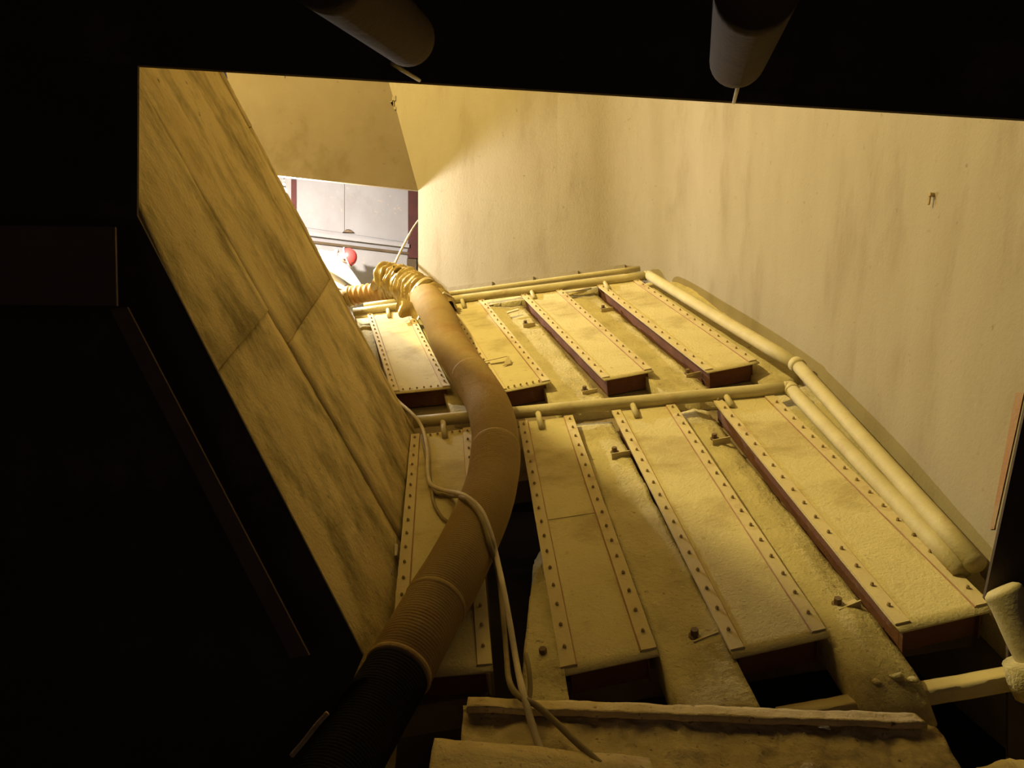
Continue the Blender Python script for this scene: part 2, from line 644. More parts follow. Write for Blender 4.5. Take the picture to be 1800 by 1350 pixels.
NEAR0 = -3.08
mbk = MB()
for k in range(12):
    a0_ = -3.0 + (LA + 3.0) * k / 12
    a1_ = -3.0 + (LA + 3.0) * (k + 1) / 12
    rows = 16
    for q in range(rows):
        b0_, b1_ = -.25 + 7.3 * q / rows, -.25 + 7.3 * (q + 1) / rows
        c_ = []
        for hh in (-.09, -.012):
            for aa_, bb_ in ((a0_, b0_), (a1_, b0_), (a1_, b1_), (a0_, b1_)):
                c_.append(Lw(max(aa_, NEAR0 + .373 * bb_), bb_, hh))
        if max(a1_, NEAR0 + .373 * b0_) - max(a0_, NEAR0 + .373 * b0_) > .02:
            mbk.add(hexa(c_))
wall_left = struct(mbk.build('wall_left', M['plate']), 'slanting stained wall of steel plates on the left')


def wall_uv(o, uvs):
    uvl = o.data.uv_layers.new(name='wall_uv')
    for lp_ in o.data.loops:
        uvl.data[lp_.index].uv = uvs[lp_.vertex_index]


def wall_plate(a0, a1, b0, b1, h, seed):
    """one slightly buckled plate"""
    na, nb = 16, 36

    def aa(s, b):
        lim = NEAR0 + 0.373 * b
        return max(a0, lim) + (max(a1, lim + .01) - max(a0, lim)) * s

    def top(s, t):
        b = b0 + (b1 - b0) * t
        a = aa(s, b)
        e = min(s, 1 - s, t, 1 - t)
        p = (a * 1.3, b * 0.5, seed)
        return Lw(a + 0.012 * nz((a, b * 3, seed), 2.5) * (1 if e < .01 else 0), b, h + 0.008 * fbm(p, 1.6, seed) + 0.005 * fbm((a, b, seed), 7))
    v, f = grid(top, na, nb)
    n = len(v)
    v2 = [Lw(aa((i % (na + 1)) / na, b0 + (b1 - b0) * (i // (na + 1)) / nb), b0 + (b1 - b0) * (i // (na + 1)) / nb, -0.03) for i in range(n)]
    rim = [i for i in range(na + 1)] + [(j + 1) * (na + 1) + na for j in range(nb)] + \
          [nb * (na + 1) + i for i in range(na - 1, -1, -1)] + [j * (na + 1) for j in range(nb - 1, 0, -1)]
    fs = list(f)
    m = len(rim)
    for k in range(m):
        x, y = rim[k], rim[(k + 1) % m]
        fs.append((x, y, y + n, x + n))
    o = make('plate', v + v2, fs, M['plate'], wall_left, True)
    pu = [(aa((i % (na + 1)) / na, b0 + (b1 - b0) * (i // (na + 1)) / nb), b0 + (b1 - b0) * (i // (na + 1)) / nb) for i in range(n)]
    wall_uv(o, pu + pu)


cols = [(-3.0, -1.56), (-1.55, -0.08), (-0.07, 1.55), (1.56, LA + .02)]
hts = [[0.012, 0.03], [0.03, 0.006], [0.01, 0.026], [0.024, 0.014]]
brk = [1.42, 1.22, 2.3, 1.5]
for (a0, a1), hh, bk, sd in zip(cols, hts, brk, range(4)):
    wall_plate(a0, a1, -0.2, bk, hh[0] * .45, sd * 2 + 1.7)
    wall_plate(a0, a1, bk + 0.006, 7.0, hh[1] * .45, sd * 2 + 9.1)

# ------------------------------------------------------------------ near opening: lintel, jamb, tunnel
D = 3.0
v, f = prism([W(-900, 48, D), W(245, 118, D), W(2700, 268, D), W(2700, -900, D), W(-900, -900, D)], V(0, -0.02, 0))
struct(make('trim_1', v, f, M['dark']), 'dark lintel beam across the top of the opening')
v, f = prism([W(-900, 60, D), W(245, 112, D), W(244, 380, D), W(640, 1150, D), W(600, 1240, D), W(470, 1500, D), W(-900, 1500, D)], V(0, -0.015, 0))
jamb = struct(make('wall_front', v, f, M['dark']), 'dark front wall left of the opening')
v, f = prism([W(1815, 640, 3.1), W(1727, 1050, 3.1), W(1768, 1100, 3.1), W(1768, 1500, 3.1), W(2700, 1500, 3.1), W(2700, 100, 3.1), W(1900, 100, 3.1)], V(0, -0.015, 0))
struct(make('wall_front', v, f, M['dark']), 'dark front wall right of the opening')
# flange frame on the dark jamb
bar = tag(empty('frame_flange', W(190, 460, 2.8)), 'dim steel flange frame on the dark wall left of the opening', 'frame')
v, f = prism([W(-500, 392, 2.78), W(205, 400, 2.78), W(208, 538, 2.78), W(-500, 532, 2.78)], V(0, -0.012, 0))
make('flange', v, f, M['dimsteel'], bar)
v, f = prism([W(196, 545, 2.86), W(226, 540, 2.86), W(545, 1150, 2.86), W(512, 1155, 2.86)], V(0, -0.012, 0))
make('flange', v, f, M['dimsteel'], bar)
# tunnel shell; walls under the slope are added to keep open gaps dark
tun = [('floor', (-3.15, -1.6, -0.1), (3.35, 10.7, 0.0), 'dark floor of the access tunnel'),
       ('wall_blocker', (-3.15, 3.0, 0.0), (-3.0, 10.7, CZ - .35), 'light-blocking dark wall added under the slope on the left'),
       ('wall_blocker', (3.2, 3.0, 0.0), (3.35, 10.7, CZ - .1), 'light-blocking dark wall added under the slope on the right'),
       ('wall_blocker', (-3.15, 10.6, 0.0), (3.35, 10.75, CZ + .4), 'light-blocking dark end wall added under the slope'),
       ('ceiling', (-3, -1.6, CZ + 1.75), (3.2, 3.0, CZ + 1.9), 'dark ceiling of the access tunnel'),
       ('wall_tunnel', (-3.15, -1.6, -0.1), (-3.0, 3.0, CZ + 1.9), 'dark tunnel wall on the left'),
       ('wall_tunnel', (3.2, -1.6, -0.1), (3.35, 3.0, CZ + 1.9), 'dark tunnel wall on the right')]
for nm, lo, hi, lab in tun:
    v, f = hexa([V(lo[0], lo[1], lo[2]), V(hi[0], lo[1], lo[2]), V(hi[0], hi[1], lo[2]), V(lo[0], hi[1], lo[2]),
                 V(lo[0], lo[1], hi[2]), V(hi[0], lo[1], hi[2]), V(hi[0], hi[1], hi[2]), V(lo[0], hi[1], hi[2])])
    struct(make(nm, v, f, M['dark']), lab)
v, f = prism([W(-2200, -60, 3.12), W(245, 92, 3.12), W(2700, 240, 3.12), V(W(2700, 0, 3.12).x, 3.12, ZT), V(-6.6, 3.12, ZT), V(-6.6, 3.12, CZ + 1.6)], V(0, -0.04, 0))
struct(make('wall_front', v, f, M['wall']), 'unseen dusty bounce wall added above the opening')  # unseen inner face, added to bounce fill light into the chamber
# chamber roof, and a far-left wall added for bounce light (out of view)
v, f = hexa([V(-6.6, 2.9, ZT), V(3.6, 2.9, ZT), V(3.6, 10.6, ZT), V(-6.6, 10.6, ZT), V(-6.6, 2.9, ZT + .1), V(3.6, 2.9, ZT + .1), V(3.6, 10.6, ZT + .1), V(-6.6, 10.6, ZT + .1)])
struct(make('ceiling', v, f, M['wall']), 'dusty ceiling of the chamber')
v, f = hexa([V(x, y, z) for z in (CZ - .4, ZT) for x, y in ((-6.7, 2.9), (-6.6, 2.9), (-6.6, 10.6), (-6.7, 10.6))])
struct(make('wall_bounce', v, f, M['hood']), 'unseen bounce wall added behind the slanting plates')

# ------------------------------------------------------------------ aeration casings
bm = bmesh.new()
bmesh.ops.create_cone(bm, cap_ends=True, segments=6, radius1=0.009, radius2=0.008, depth=0.010)
bmesh.ops.translate(bm, verts=bm.verts, vec=(0, 0, 0.008))
bmesh.ops.create_cone(bm, cap_ends=True, segments=8, radius1=0.005, radius2=0.005, depth=0.014, matrix=Matrix.Translation((0, 0, 0.011)))
BOLT = bpy.data.meshes.new('bolt')
bm.to_mesh(BOLT)
bm.free()
BOLT.materials.append(M['bolt'])


def casing(quad, P, nrm, label, group, nb, hs=0.15, end_bolts=False, seam=None, seed=0, open_end=True):
    """quad: (u,v) of top-left, top-right, bottom-right, bottom-left on the flight P"""
    tl, tr, br, bl = [Vector((q[0], q[1])) for q in quad]

    def uv(s, r):          # s across, r 0 at the top .. 1 at the bottom
        return tl.lerp(tr, s).lerp(bl.lerp(br, s), r)

    def Q(s, r, h):
        q = uv(s, r)
        return P(q.x, q.y, h)
    base = Q(.5, .5, -hs)
    t = tag(empty('aeration_casing', base), label, 'casing', group)
    wd = (tr - tl).length
    fw = 0.062 / wd
    # box body: two sides, top end and a recessed lower end
    mb = MB()
    e = 0.035 / wd
    th = 0.006 / wd
    for s0 in (e, 1 - e - th):
        mb.add(hexa([Q(s0, .012, -hs), Q(s0 + th, .012, -hs), Q(s0 + th, .985, -hs), Q(s0, .985, -hs),
                     Q(s0, .012, -.010), Q(s0 + th, .012, -.010), Q(s0 + th, .985, -.010), Q(s0, .985, -.010)]))
    for r0 in (.012,   .972 if open_end else .978):
        mb.add(hexa([Q(e, r0, -hs), Q(1 - e, r0, -hs), Q(1 - e, r0 + .003, -hs), Q(e, r0 + .003, -hs),
                     Q(e, r0, -.010), Q(1 - e, r0, -.010), Q(1 - e, r0 + .003, -.010), Q(e, r0 + .003, -.010)]))
    mb.build('box', M['rust'], t)
    # dust covered deck, a little slack between its edges
    ns, nr = 10, 36

    def dk(s, r):
        slack = 4 * s * (1 - s)
        p = uv(s, r)
        return Q(s, r, 0.004 * slack * nz((p.x, p.y, seed), 2.2) - 0.004 * slack + 0.0015 * fbm((p.x, p.y, seed), 14))
    v, f = grid(dk, ns, nr)
    n = len(v)
    v2 = [Q((i % (ns + 1)) / ns, (i // (ns + 1)) / nr, -0.010) for i in range(n)]
    rim = list(range(ns + 1)) + [(j + 1) * (ns + 1) + ns for j in range(nr)] + [nr * (ns + 1) + i for i in range(ns - 1, -1, -1)] + [j * (ns + 1) for j in range(nr - 1, 0, -1)]
    fs = f + [tuple(i + n for i in q[::-1]) for q in f]
    for k in range(len(rim)):
        a, b = rim[k], rim[(k + 1) % len(rim)]
        fs.append((a, b, b + n, a + n))
    make('deck', v + v2, fs, M['deck'], t, True)
    if seam:
        v, f = hexa([Q(fw, seam, -.001), Q(1 - fw, seam, -.001), Q(1 - fw, seam + .012, -.001), Q(fw, seam + .012, -.001),
                     Q(fw, seam, .0), Q(1 - fw, seam, .0), Q(1 - fw, seam + .012, .0015), Q(fw, seam + .012, .0015)])
        make('seam', v, f, M['deck'], t)
    # clamping strips with bolts and a rusty groove on the inner side
    ax = (Q(.5, 0, 0) - Q(.5, 1, 0)).normalized()
    rot = Matrix((ax.cross(nrm).normalized(), ax, nrm)).transposed().to_quaternion()
    for side in (0, 1):
        s0, s1 = (0.0, fw) if side == 0 else (1 - fw, 1.0)
        mb = MB()
        nseg = 16
        vv = []
        for k in range(nseg + 1):
            r = k / nseg * 0.985
            wv = 0.0025 * nz((k * 0.7, seed, side), 1.0)
            for s, h in ((s0, .0), (s0, .009), (s1, .009), (s1, .0)):
                vv.append(Q(s + wv / wd, r, h + (wv if h else -0.002)))
        ff = [(0, 1, 2, 3), tuple(nseg * 4 + i for i in (3, 2, 1, 0))]
        for k in range(nseg):
            for i in range(4):
                j = (i + 1) % 4
                ff.append((k * 4 + i, k * 4 + j, k * 4 + 4 + j, k * 4 + 4 + i))
        mb.add((vv, ff))
        so = mb.build('clamping_strip', M['strip'], t)
        g0, g1 = (s1, s1 + .005 / wd) if side == 0 else (s0 - .005 / wd, s0)
        v, f = hexa([Q(g0, 0, -.006), Q(g1, 0, -.006), Q(g1, .985, -.006), Q(g0, .985, -.006),
                     Q(g0, 0, .0035), Q(g1, 0, .0035), Q(g1, .985, .0035), Q(g0, .985, .0035)])
        make('groove', v, f, M['groove'], t)
        for k in range(nb):
            r = (k + .5) / nb * .97
            b = bpy.data.objects.new('bolt', BOLT)
            COL.objects.link(b)
            b.parent = so
            b.location = Q((s0 + s1) / 2 + random.uniform(-.004, .004), r, .008) - base
            b.rotation_mode = 'QUATERNION'
            b.rotation_quaternion = rot @ Quaternion((0, 0, 1), random.uniform(0, 1))
    if end_bolts:
        rr = .978 if end_bolts == 'low' else .018
        for k in range(6):
            b = bpy.data.objects.new('bolt', BOLT)
            COL.objects.link(b)
            b.parent = t
            b.location = Q(.2 + .12 * k, rr, .001) - base
            b.rotation_mode = 'QUATERNION'
            b.rotation_quaternion = rot
    # ragged lower edge of the cloth: two bent strip ends
    return t


GL = 'aeration casings of the lower flight'
GU = 'aeration casings of the upper flight'
LOW = [[(-0.78, 0.06), (-0.34, 0.03), (-0.30, -2.52), (-0.745, -2.47)],
       [(0.0, 0.0), (0.385, -0.04), (0.39, -2.58), (-0.02, -2.61)],
       [(0.66, -0.07), (1.10, -0.11), (1.085, -2.63), (0.675, -2.665)],
       [(1.36, -0.10), (1.765, -0.155), (1.775, -2.63), (1.355, -2.67)]]
LL = ['dusty lower-flight casing beside the left plates, half hidden by the hose',
      'lower-flight casing just right of the hose, with a cross seam',
      'lower-flight casing second from the right, crossed by the shadow edge',
      'brightly lit lower-flight casing beside the pipes along the right wall']
for i, (q, l) in enumerate(zip(LOW, LL)):
    casing(q, F, nH, l, GL, 17, 0.165, end_bolts=('up' if i == 0 else False), seam=(None, .52, None, None)[i], seed=i + 1)
UP = [[(-1.405, 2.92), (-0.92, 2.83), (-0.49, 0.54), (-0.975, 0.61)],
      [(-0.545, 2.83), (-0.13, 2.79), (0.31, 0.34), (-0.105, 0.295)],
      [(0.265, 2.77), (0.695, 2.78), (1.11, 0.255), (0.71, 0.225)],
      [(1.06, 2.79), (1.495, 2.83), (1.895, 0.11), (1.48, 0.07)]]
UL = ['upper-flight casing left of the hose, partly in shadow',
      'upper-flight casing just right of the hose, with a metal scrap on it',
      'upper-flight casing second from the right',
      'upper-flight casing nearest the right wall, with a blotched left strip']
for i, (q, l) in enumerate(zip(UP, UL)):
    casing(q, G, nH2, l, GU, 17, 0.16, end_bolts=('low' if i < 2 else False), seed=i + 11, open_end=False)


# ------------------------------------------------------------------ dust between the casings
def dust_strip(name, P, left, right, h, label, seed, ns=10, nr=50, rough=0.018, depth=0.2, ragged=0.05):
    """left/right: (u,v) top and bottom of both edges; a solid bed of dust"""
    l0, l1 = [Vector(p) for p in left]
    r0, r1 = [Vector(p) for p in right]

    def top(s, r):
        a = l0.lerp(l1, r)
        b = r0.lerp(r1, r)
        q = a.lerp(b, s)
        ed = 1.0 if r > .97 else 0.0
        hh = (h(s, r) if callable(h) else h) + rough * fbm((q.x, q.y, seed), 4.5, seed) + 0.4 * rough * fbm((q.x, q.y, seed), 18, seed)
        return P(q.x, q.y + ed * ragged * fbm((q.x, 0, seed), 6, seed), hh)
    v, f = grid(top, ns, nr)
    n = len(v)
    nn = (P(0, 0, 1) - P(0, 0, 0))
    v2 = []
    for i in range(n):
        s, r = (i % (ns + 1)) / ns, (i // (ns + 1)) / nr
        q = l0.lerp(l1, r).lerp(r0.lerp(r1, r), s)
        v2.append(P(q.x, q.y, -depth))
    rim = list(range(ns + 1)) + [(j + 1) * (ns + 1) + ns for j in range(nr)] + [nr * (ns + 1) + i for i in range(ns - 1, -1, -1)] + [j * (ns + 1) for j in range(nr - 1, 0, -1)]
    fs = list(f)
    for k in range(len(rim)):
        a, b = rim[k], rim[(k + 1) % len(rim)]
        fs.append((a, b, b + n, a + n))
    o = make(name, v + v2, fs, M['dust'], None, True)
    o['kind'] = 'stuff'
    return tag(o, label, 'dust')


dust_strip('dust_bed', F, [(0.385, -0.02), (0.395, -2.95)], [(0.655, -0.05), (0.69, -2.97)], lambda s, r: -0.075 + 0.06 * min(1, r * 1.4), 'caked dust between the casing right of the hose and the next casing', 1.1)
dust_strip('dust_bed', F, [(1.105, -0.05), (1.085, -2.97)], [(1.355, -0.05), (1.345, -2.97)], lambda s, r: -0.095 + 0.055 * min(1, r * 1.2) - 0.05 * max(0, s - .6) * 2 - 0.11 * (max(0, r - .93) / .07) ** 2, 'pale dust strip beside the brightest lower casing, crumbling at its end', 2.2, ragged=.03)
dust_strip('dust_bed', F, [(1.77, 0.0), (1.78, -2.75)], [(2.55, 0.0), (2.05, -2.75)], lambda s, r: -0.10 + 0.09 * s + 0.04 * r, 'dust bank along the right wall under the side pipes', 3.3, ns=12)
dust_strip('dust_bed', F, [(-0.05, -1.5), (-0.22, -2.88)], [(0.01, -1.4), (-0.01, -2.90)], lambda s, r: -0.16 + 0.15 * min(1, r * 1.5), 'caked dust on the left side of the casing with the cross seam', 4.4)
dust_strip('dust_bed', F, [(-0.95, 0.1), (-0.93, -2.7)], [(-0.77, 0.1), (-0.745, -2.6)], -0.07, 'dust in the corner under the slanting left plates', 5.5)
for i in range(3):
    a, b = UP[i], UP[i + 1]
    lab = ['dust under the hose between the two left upper casings', 'dust trough between the middle upper casings', 'dust trough between the two right upper casings'][i]
    dust_strip('dust_bed', G, [a[1], (a[2][0] + .0, a[2][1] - .38)], [b[0], (b[3][0] - .0, b[3][1] - .30)], lambda s, r: -0.115 + 0.035 * (1 - s) + 0.02 * r, lab, 6 + i)
dust_strip('dust_bed', G, [(1.49, 2.85), (1.88, -0.1)], [(2.15, 2.85), (2.4, -0.1)], lambda s, r: -0.12 + 0.09 * s, 'dust bank between the right upper casing and the wall pipe', 9.7)
dust_strip('dust_bed', G, [(-2.3, 3.0), (-1.5, 0.0)], [(-1.40, 3.0), (-0.97, 0.35)], -0.12, 'dark dust left of the shadowed upper casing', 10.3)
dust_strip('dust_bed', G, [(-1.6, 3.24), (-1.5, 2.9)], [(2.0, 3.1), (1.6, 2.86)], -0.10, 'dust shelf under the top header pipe', 11.3, ns=40, nr=8)

# crumbled lumps at the lower ends of the dust beds
lumps = [(1.17, -2.84, .02), (1.26, -2.83, .03), (1.31, -2.86, .022)]
for i, (u, v_, s) in enumerate(lumps):
    bm = bmesh.new()
    bmesh.ops.create_icosphere(bm, subdivisions=2, radius=s)
    vv = [x.co.copy() for x in bm.verts]
    ff = [tuple(q.index for q in p.verts) for p in bm.faces]
    bm.free()
    c = F(u, v_, -0.068)
    vv = [c + V(x.x * (1 + .5 * nz(x, 30, i)), x.y * (1 + .5 * nz(x, 28, i + 5)), x.z * (.45 + .5 * nz(x, 25, i + 9))) for x in vv]
    o = make('dust_lump', vv, ff, M['dust'], None, True)
    tag(o, ('left', 'largest', 'right')[i] + ' crumbled dust lump at the end of the pale dust strip', 'lump', 'crumbled dust lumps')

# ------------------------------------------------------------------ pipes
def pipe_path(pts, per=6):
    return catmull(pts, per)


R = 0.046
low = tag(empty('air_pipe', Fp(1390, 700, -0.05)), 'dusty air pipe crossing between the two flights and turning down along the wall', 'pipe')
h = 0.03
pa, pb, pc = Fp(728, 742, h), Fp(1388, 682, h), Fp(1692, 1003, h)
make('header', *tube([pa.lerp(pb, t / 10) for t in range(11)], R, 18), M['pipe'], low, True)
bend = catmull([pb.lerp(pa, .012), pb + (pc - pb) * 0.004 + nH * .002, pb.lerp(pc, .03)], 5)
make('elbow', *tube(bend, R * 1.08, 18), M['pipe'], low, True)
make('side_run', *tube([pb.lerp(pc, t / 10) for t in range(11)], R, 18), M['pipe'], low, True)
for (px, py, qx, qy) in ((778, 736, 782, 768), (945, 722, 952, 752), (1110, 706, 1120, 732), (1273, 691, 1287, 714)):
    make('stub', *tube([Fp(px, py, h), Fp(qx, qy, 0.012)], 0.021, 12), M['pipe'], low, True)

top = tag(empty('air_pipe', Gp(1145, 490, -0.05)), 'long dusty air pipe along the top of the slope and down the right wall', 'pipe')
ta, tb, tcx, td = Gp(622, 549, h), Gp(1140, 484, h), Fp(1402, 642, 0.10), Fp(1716, 992, 0.08)
make('header', *tube([ta.lerp(tb, t / 12) for t in range(13)], R, 18), M['pipe'], top, True)
make('elbow', *tube(catmull([tb.lerp(ta, .012), tb, tb.lerp(tcx, .02)], 4), R * 1.1, 18), M['pipe'], top, True)
make('side_run', *tube([tb.lerp(tcx, t / 8) for t in range(9)], R * 1.12, 18), M['pipe'], top, True)
make('side_run', *tube([tcx.lerp(td, t / 8) for t in range(9)], R * 1.0, 18), M['pipe'], top, True)
make('joint_collar', *tube([tcx.lerp(tb, .012), tcx, tcx.lerp(td, .015)], R * 1.2, 18), M['pipe'], top, True)
for (px, py, qx, qy) in ((811, 524, 816, 540), (932, 508, 940, 524), (1060, 492, 1070, 508), (681, 541, 684, 557)):
    make('stub', *tube([Gp(px, py, h), Gp(qx, qy, 0.012)], 0.021, 10), M['pipe'], top, True)
# second thinner pipe right behind the top header
a, b = Gp(640, 537, 0.06), Gp(1125, 472, 0.06)
tag(make('conduit', *tube([a.lerp(b, t / 10) for t in range(11)], 0.03, 12), M['pipe'], None, True), 'thin dusty conduit behind the top air pipe', 'pipe')
# near pipe stump at the right edge
sp = tag(empty('pipe_stump', W(1790, 1120, 3.0)), 'pale pipe stump at the lower right corner of the opening', 'pipe')
path = catmull([W(1758, 1033, 3.02), W(1775, 1060, 3.0), W(1800, 1115, 2.98), W(1835, 1190, 2.95), W(1850, 1260, 2.93)], 6)
n_ = len(path)
make('tube', *tube(path, lambda i, a: 0.070 * (0.72 if i == 0 else 0.93 if i == 1 else 1), 20), M['pipe'], sp, True)
make('dust_crust', *tube([W(1800, 1160, 2.96), W(1815, 1190, 2.95), W(1826, 1225, 2.94)], lambda i, a: 0.082 + 0.02 * nz((i, math.cos(a) * 2, math.sin(a) * 2), 1.3), 18), M['dust'], sp, True)

# ------------------------------------------------------------------ small steel brackets in the dust
def bracket(P, nrm, px, py, h, rz, label):
    pf = Fp if P is F else Gp
    c = pf(px, py, h)
    t = tag(empty('anchor_bracket', c), label, 'bracket', 'anchor brackets in the dust')
    d = dV if P is F else dV2
    x = (cU * math.cos(rz) + d * math.sin(rz))
    y = (d * math.cos(rz) - cU * math.sin(rz))
    def B(x0, x1, y0, y1, z0, z1):
        return hexa([c + x * a + y * b + nrm * k for k in (z0, z1) for a, b in ((x0, y0), (x1, y0), (x1, y1), (x0, y1))])
    make('angle_plate', *MB().add(B(-.03, .09, -.006, .0, -.03, .018)).add(B(-.03, .09, .0, .035, -.006, .0)).__dict__.values(), M['strip'], t)
    make('nut', *tube([c + x * .0 + y * .035 + nrm * -.01, c + y * .035 + nrm * .04], 0.017, 6), M['nut'], t)
    make('washer', *tube([c + y * .035 + nrm * .004, c + y * .035 + nrm * .010], 0.028, 10), M['nut'], t)


for P, nn_, px, py, h_, rz, lab in [
        (F, nH, 1083, 800, -0.035, 0.05, 'small bracket with a nut left of the third lower casing'),
        (F, nH, 1260, 776, -0.06, 0.1, 'small bracket with a nut left of the brightest lower casing'),
        (F, nH, 1230, 1128, -0.02, 0.3, 'dark nut in the dust near the lower end of the third casing'),
        (F, nH, 1483, 1072, -0.05, 0.3, 'dark nut in the pale dust strip near its lower end'),
        (F, nH, 960, 1162, -0.02, 0.2, 'dark nut in the dust left of the cross-seamed casing'),
        (G, nH2, 925, 572, -0.08, 0.1, 'small bracket beside the third upper casing near its top'),
        (G, nH2, 1062, 545, -0.08, 0.1, 'small bracket beside the right upper casing near its top'),
        (G, nH2, 1030, 690, -0.09, 0.1, 'dark nut in the dust near the lower end of the third upper casing'),
        (G, nH2, 1212, 660, -0.08, 0.1, 'dark nut in the dust near the lower end of the right upper casing')]:
    bracket(P, nn_, px, py, h_, rz, lab)
# flat bars lying across the upper gaps
for (x0, y0, x1, y1, lab) in ((892, 552, 912, 546, 'flat bar across the gap left of the third upper casing'), (1000, 520, 1040, 508, 'flat bar across the gap left of the right upper casing')):
    a, b = Gp(x0, y0, -0.05), Gp(x1, y1, -0.05)
    o = dV2 * 0.05
    tag(make('flat_bar', *hexa([a, b, b + o, a + o] + [q + nH2 * .012 for q in (a, b, b + o, a + o)]), M['strip']), lab, 'bar')
# metal scrap on the second upper casing
a, b = Gp(852, 636, 0.03), Gp(892, 627, 0.045)
sc = MB().add(hexa([a, b, b + dV2 * .05, a + dV2 * .03, a + nH2 * .006, b + nH2 * .006, b + dV2 * .05 + nH2 * .004, a + dV2 * .03 + nH2 * .004]))
c = b.lerp(a, .25)
sc.add(hexa([c - dV2 * .10 - nH2 * .035, c - dV2 * .08 + cU * .07 - nH2 * .035, b + cU * .015, b, c - dV2 * .10 - nH2 * .03, c - dV2 * .08 + cU * .07 - nH2 * .03, b + cU * .015 + nH2 * .006, b + nH2 * .006]))
tag(sc.build('metal_scrap', M['strip']), 'small bent metal scrap lying on the second upper casing', 'scrap')
# pale chips along the foot of the left wall
for i, (px, py, L_) in enumerate([(706, 812, .10), (700, 870, .05), (693, 905, .06), (688, 955, .05), (694, 980, .09), (684, 1012, .04), (676, 1040, .06), (700, 845, .05)]):
    c = Fp(px, py, -0.02)
    d_ = (dV * random.uniform(.8, 1) + nH * random.uniform(.2, .5)).normalized() * L_
    x_ = cU * .018
    tag(make('plaster_chip', *hexa([c, c + x_, c + x_ + d_, c + d_ - x_ * .4] + [q + nH * .012 for q in (c, c + x_ * .8, c + x_ + d_ * .8, c + d_)]), M['chip']),
        'pale chip at the foot of the slanting left plates', 'chip', 'pale chips by the left wall')

# ------------------------------------------------------------------ the hose
HR = 0.158
cent = [(622, 522, 9.35, 0), (662, 514, 9.1, 0), (705, 508, 8.85, 0), (742, 520, 8.6, 0), (768, 552, None, 0.20), (790, 603, None, 0.17), (828, 662, None, 0.165), (853, 702, None, 0.17), (867, 743, None, 0.22),
        (871, 790, None, 0.20), (866, 840, None, 0.165), (851, 893, None, 0.16), (826, 950, None, 0.16), (797, 1008, None, 0.16), (765, 1062, None, 0.16), (733, 1120, None, 0.16),
        (700, 1180, None, 0.15)]
pts = []
for px, py, dep, h_ in cent:
    if dep:
        pts.append(W(px, py, dep))
    else:
        p2, p1 = Gp(px, py, h_), Fp(px, py, h_)
        pts.append(p2 if p2.y > O2.y + 0.25 else p1)
last = pts[-1]
pts += [W(655, 1255, 2.98), W(600, 1345, 2.72), W(535, 1450, 2.45), W(470, 1560, 2.2)]
hp = catmull(pts, 14)
PITCH = 0.0165
hp, HL = resample(hp, PITCH / 4)
# arc length where pieces change
def nearest(px, py, h_=0.16):
    t = Fp(px, py, h_)
    return min(range(len(hp)), key=lambda i: (hp[i] - t).length)


def s_of(p):
    return min(range(len(hp)), key=lambda i: (hp[i] - p).length)


hose = tag(empty('suction_hose', hp[len(hp) // 2]), 'long thick brown corrugated hose lying down the casings', 'hose')
i0 = s_of(W(742, 520, 8.6))
iA, iB, iC = s_of(pts[9]), s_of(pts[14]), s_of(pts[16])


def taper(i):
    return 0.163 - 0.026 * max(0.0, min(1.0, (i - i0) / (iC - i0)))


def hose_piece(a, b, name, extra=0.0, amp=0.0042, lab=None, mat='hose'):
    sub = hp[a:b + 1]

    def rad(i, ang):
        k = (a + i) % 4
        return taper(a + i) + extra + amp * (1, 0.2, -1, 0.2)[k] + 0.003 * nz(sub[i], 3, 1.0)
    o = make(name, *tube(sub, rad, 36), M[mat], hose, True)
    if lab:
        o['label'] = lab
    return o


hose_piece(i0 - 40, iA, 'hose_section')
hose_piece(iA - 2, iB, 'hose_section', 0.002)
hose_piece(iB - 2, iC, 'hose_section', -0.003)
hose_piece(iC - 2, len(hp) - 1, 'hose_section', -0.006, lab='black rubber end sleeve', mat='blackhose')
for k, nm in ((iA, 'joint_ring'), (iB, 'joint_ring'), (iC, 'joint_ring'), (s_of(pts[6]), 'joint_ring')):
    sub = hp[k - 4:k + 5]
    make(nm, *tube(sub, lambda i, a: taper(k) + 0.006 - 0.0012 * abs(i - 4) * (1 if abs(i - 4) < 4 else 3), 36), M['hose'], hose, True)
# orange far section of the line
oh = tag(empty('orange_hose', W(640, 530, 9.2)), 'orange ribbed hose end bundled at the top beside the white-clad person', 'hose')
op = catmull([W(575, 545, 9.0), W(606, 524, 9.05), W(640, 517, 9.0), (W(680, 512, 8.9)), W(715, 512, 8.75)], 16)
op, _ = resample(op, 0.012)
make('ribbed_tube', *tube(op, lambda i, a: 0.105 + 0.010 * math.sin(i * 1.15), 28), M['orange_hose'], oh, True)
for k in (6, 14, 22):
    make('tape_band', *tube(op[k:k + 6], lambda i, a: 0.121 + 0.004 * nz((i, math.cos(a), math.sin(a)), 2), 28), M['wrap'], oh, True)

# crumpled golden wrapping
wp = catmull([W(672, 492, 8.95), W(700, 498, 8.85), W(733, 512, 8.62), W(758, 530, 8.42), W(776, 556, 8.22)], 20)
wp, _ = resample(wp, 0.012)
wr = tag(empty('plastic_wrap', W(730, 540, 8.6)), 'crumpled golden plastic sheet wrapped around the top of the hose', 'wrapping')
nW = len(wp)


def wrad(i, a):
    t = i / nW
    r = 0.19 - 0.01 * t
    f1 = math.sin(i * 0.52 + 1.8 * math.sin(a + .5) + 0.8 * math.sin(2 * a))
    r += 0.026 * (1 - abs(f1)) * (1.1 - .3 * t) * 1.4 - 0.012
    r += 0.035 * nz((i * .11, 1.7 * math.cos(a), 1.7 * math.sin(a)), 1.2, 4)
    if i == nW - 1 or i == 0:
        r += 0.012 * math.sin(a * 7)
    return r


make('sheet', *tube(wp, wrad, 44, cap=False), M['wrap'], wr, True)
